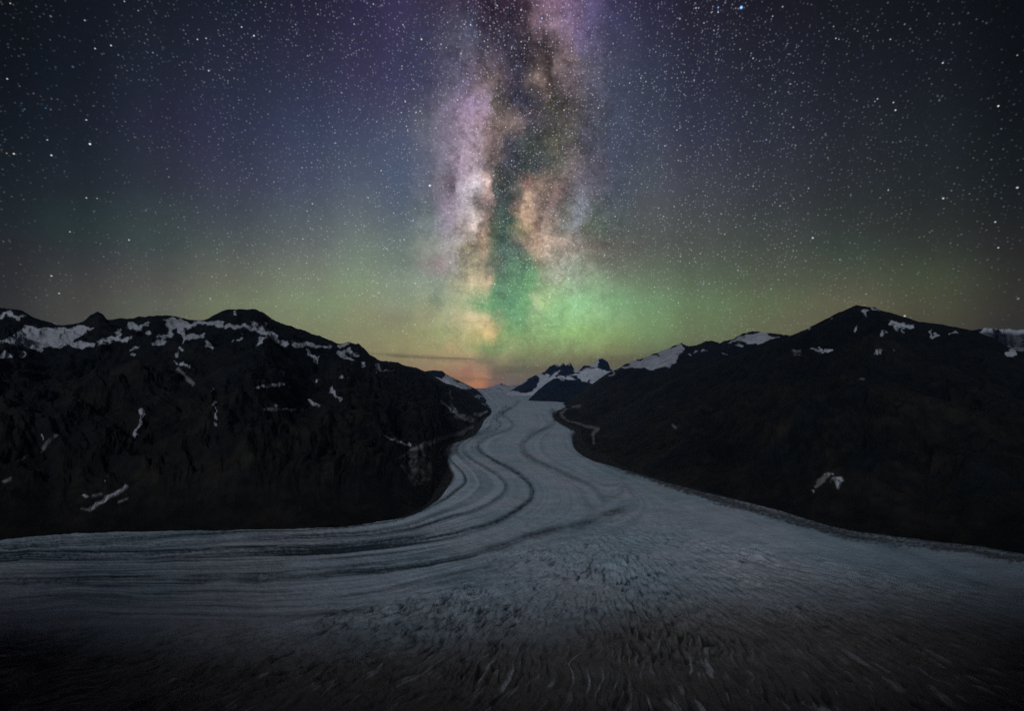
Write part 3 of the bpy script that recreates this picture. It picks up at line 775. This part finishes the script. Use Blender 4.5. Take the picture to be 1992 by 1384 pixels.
# debris covered near ice
edge = np.interp(PX, [-1400, 0, 500, 900, 1100, 1250, 1500, 1750, 1992, 3400], [1195, 1205, 1218, 1218, 1195, 1145, 1140, 1140, 1165, 1400])
near = sst(-70, 75, PY - edge + 38 * fbm(PX / 130.0, PY / 60.0, 4, 0.55, 60))
near = near * (0.62 + 0.38 * sst(0, 110, PY - edge))
crev = sst(-30, 30, PY - np.interp(PX, [-1400, 0, 600, 860, 960, 1100, 1240, 1350, 1500, 1750, 1992, 3400], [1260, 1235, 1205, 1150, 1075, 1040, 1000, 1030, 1075, 1120, 1150, 1500]) + 25 * wob)
# --- real relief: crevasses fan out from the point where the ice spreads
CXW, CYW = [float(v) for v in ice(1205.0, 1000.0)]
rx_, ry2_ = GXw - CXW, GYw - CYW
rr = np.hypot(rx_, ry2_) + 1.0
wrp = 0.045 * fbm(GXw / 230.0, GYw / 230.0, 4, 0.55, 70)
th = np.arctan2(ry2_, rx_) + wrp


def strokes(freq, rlen, seed):
    """ridges elongated along the fan, kept at the same width by stepping the frequency with distance"""
    o = 0.0
    lv = np.log2(rr / 500.0)
    for k in range(-2, 4):
        wgt = np.clip(1 - np.abs(lv - k), 0, 1)
        o = o + wgt * perlin(th * freq * 2.0 ** k, rr / rlen + 5.3 * k, seed + k + 3)
    return o


k1 = strokes(46.0, 60.0, 71); k2 = strokes(96.0, 42.0, 81); k3 = strokes(14.0, 120.0, 91)
iso = fbm(GXw / 17.0, GYw / 26.0, 4, 0.62, 74)
radial = sst(250, 700, rr)
cre = (0.62 * k1 + 0.75 * k2 + 0.25 * k3) * (0.3 + 0.7 * radial) + iso * (0.8 - 0.45 * radial)
patch = 0.45 + 0.75 * sst(-0.25, 0.35, fbm(GXw / 210.0, GYw / 210.0, 3, 0.5, 97))
crev = crev * patch
GZ = 11.0 * crev * cre * (PY < 1700)
GZ = GZ + 14.0 * fbm(GXw / 700.0, GYw / 700.0, 4, 0.5, 80) * sst(756, 800, PY)
GZ = GZ - 3.5 * np.clip(dirt, 0, 1) * (1 - np.clip(crev, 0, 1)) + 2.5 * fine * fine_amt
GZ = GZ - 16.0 * trench
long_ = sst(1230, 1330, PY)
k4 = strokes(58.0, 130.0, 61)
pk = sst(0.40, 0.62, cre + 0.05 * long_) * crev * (0.25 + 0.45 * long_)  # clean-ice crests, paled so the colour carries the lit relief
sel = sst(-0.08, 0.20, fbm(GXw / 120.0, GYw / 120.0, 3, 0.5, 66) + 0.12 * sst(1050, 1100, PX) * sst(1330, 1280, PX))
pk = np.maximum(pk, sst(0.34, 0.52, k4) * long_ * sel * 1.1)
pit = sst(0.14, 0.42, -cre) * np.clip(crev, 0, 1) * (1 - 0.25 * long_)  # dirt in the pits, plus recess shade put into the colour

gm, t, b = new_mat('glacier_ice')
P = t.N.new('ShaderNodeTexCoord').outputs['Object']
n_big = t.noise(P, 0.0022, 5, 0.55)
n_mid = t.noise(P, 0.012, 6, 0.62)
n_fin = t.noise(P, 0.07, 5, 0.65)
icec = t.mix(t.mapr(n_big, 0.35, 0.65, 0, 1, True), (0.50, 0.63, 0.70, 1), (0.68, 0.70, 0.76, 1))
icec = t.vmath('SCALE', icec, scale=t.mapr(n_mid, 0.3, 0.7, 0.80, 1.14))
icec = t.vmath('SCALE', icec, scale=t.mapr(n_fin, 0.3, 0.7, 0.86, 1.10))
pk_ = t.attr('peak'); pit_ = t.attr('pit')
dd = t.math('ADD', t.attr('dirt'), t.math('MULTIPLY', t.math('SUBTRACT', n_mid, 0.5), 0.16))
c1 = t.mix(t.math('MAXIMUM', dd, 0.0), icec, (0.045, 0.068, 0.090, 1))
c1 = t.mix(t.mapr(dd, -0.02, -0.25, 0, 0.5), c1, (0.80, 0.86, 0.95, 1))
c1 = t.mix(t.math('MULTIPLY', t.attr('lat'), 0.85), c1, (0.075, 0.068, 0.066, 1))
nr = t.math('MULTIPLY', t.attr('near'), t.mapr(n_mid, 0.3, 0.7, 0.86, 1.1), clamp=True)
c1 = t.mix(nr, c1, t.mix(n_fin, (0.175, 0.15, 0.135, 1), (0.29, 0.25, 0.228, 1)))
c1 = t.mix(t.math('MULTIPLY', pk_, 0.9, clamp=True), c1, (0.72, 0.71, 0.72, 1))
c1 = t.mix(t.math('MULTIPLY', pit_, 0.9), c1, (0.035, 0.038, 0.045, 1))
c1 = t.mix(t.attr('trench'), c1, t.vmath('SCALE', (0.022, 0.022, 0.025), scale=t.mapr(n_mid, 0.3, 0.7, 0.5, 1.6)))
t.put(b.inputs['Base Color'], c1)
b.inputs['Roughness'].default_value = 0.85
bp = t.N.new('ShaderNodeBump'); bp.inputs['Strength'].default_value = 0.8; bp.inputs['Distance'].default_value = 5.0
t.put(bp.inputs['Height'], t.math('ADD', n_fin, t.math('MULTIPLY', n_mid, 2.0)))
t.L.new(bp.outputs[0], b.inputs['Normal'])
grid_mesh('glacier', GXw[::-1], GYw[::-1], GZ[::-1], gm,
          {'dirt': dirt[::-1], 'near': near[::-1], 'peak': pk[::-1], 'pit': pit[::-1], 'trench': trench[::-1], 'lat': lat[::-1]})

# ------------------------------------------------------------------ ground sheet below everything
s_ = np.linspace(-48000, 48000, 60)
qx, qy = np.meshgrid(s_, s_)
grid_mesh('ground', qx, qy, np.full(qx.shape, -95.0) + 25 * fbm(qx / 9000, qy / 9000, 3), rock_near,
          {'snow': np.full(qx.shape, -30.0), 'pale': np.full(qx.shape, -30.0), 'gully': 0 * qx, 'low': 0 * qx})

# ------------------------------------------------------------------ unseen vantage hill, added and shaped to shade the near ice
hx = np.linspace(-9000, 9000, 260); hv = np.linspace(0, 1, 150)
HX, HV = np.meshgrid(hx, hv)
front = 230.0 + 60 * fbm(hx / 500.0, hx * 0 + 2, 3) - (np.abs(hx) / 2600.0) ** 2 * 500
HY = front[None, :] - HV * 4200.0
prof = np.interp(HV, [0, 0.055, 0.06, 0.30, 0.42, 1.0], [-110, 455, 488, 1500, 1650, 300])
side = np.interp(HX, [-9000, -3600, -2100, -1550, -1000, -250, 300, 1500, 4000, 9000], [0.6, 1.32, 1.24, 1.09, 0.90, 0.80, 1.06, 1.12, 1.1, 0.6])  # crest heights leave a gap that pools moonlight on the mid glacier
side = 1 + (side - 1) * sst(0.10, 0.26, HV)
HZ = prof * side + (fbm(HX / 450.0, HY / 450.0, 6, 0.52, 90) * 90 + 20) * sst(0.0, 0.2, HV) * sst(60, 500, np.hypot(HX, HY))
grid_mesh('shade_hills', HX, HY, HZ, rock_near, {'snow': -12 + 18 * fbm(HX / 300, HY / 300, 5, 0.6, 95) + 6 * sst(0.2, 0.35, HV), 'pale': np.full(HX.shape, -30.0), 'gully': 0 * HX, 'low': 0 * HX})

# ------------------------------------------------------------------ night haze in the valley air
hm = bpy.data.materials.new('haze'); hm.use_nodes = True
hn = NT(hm.node_tree); hn.N.clear()
pv = hn.N.new('ShaderNodeVolumePrincipled')
pv.inputs['Color'].default_value = (0.30, 0.48, 0.95, 1)
pv.inputs['Density'].default_value = 0.8e-5
pv.inputs['Anisotropy'].default_value = 0.0
ho = hn.N.new('ShaderNodeOutputMaterial')
hn.L.new(pv.outputs[0], ho.inputs['Volume'])
S = 49000.0; zb, zt = -160.0, 2600.0
v = [(x, y, z) for z in (zb, zt) for y in (-S, S) for x in (-S, S)]
f = [(0, 2, 3, 1), (4, 5, 7, 6), (0, 1, 5, 4), (2, 6, 7, 3), (0, 4, 6, 2), (1, 3, 7, 5)]
me = bpy.data.meshes.new('haze'); me.from_pydata(v, [], f); me.materials.append(hm)
hz = bpy.data.objects.new('haze', me); COL.objects.link(hz)
hz['kind'] = 'stuff'
hz['label'] = 'thin blue night haze filling the glacier valley'
hz['category'] = 'haze'
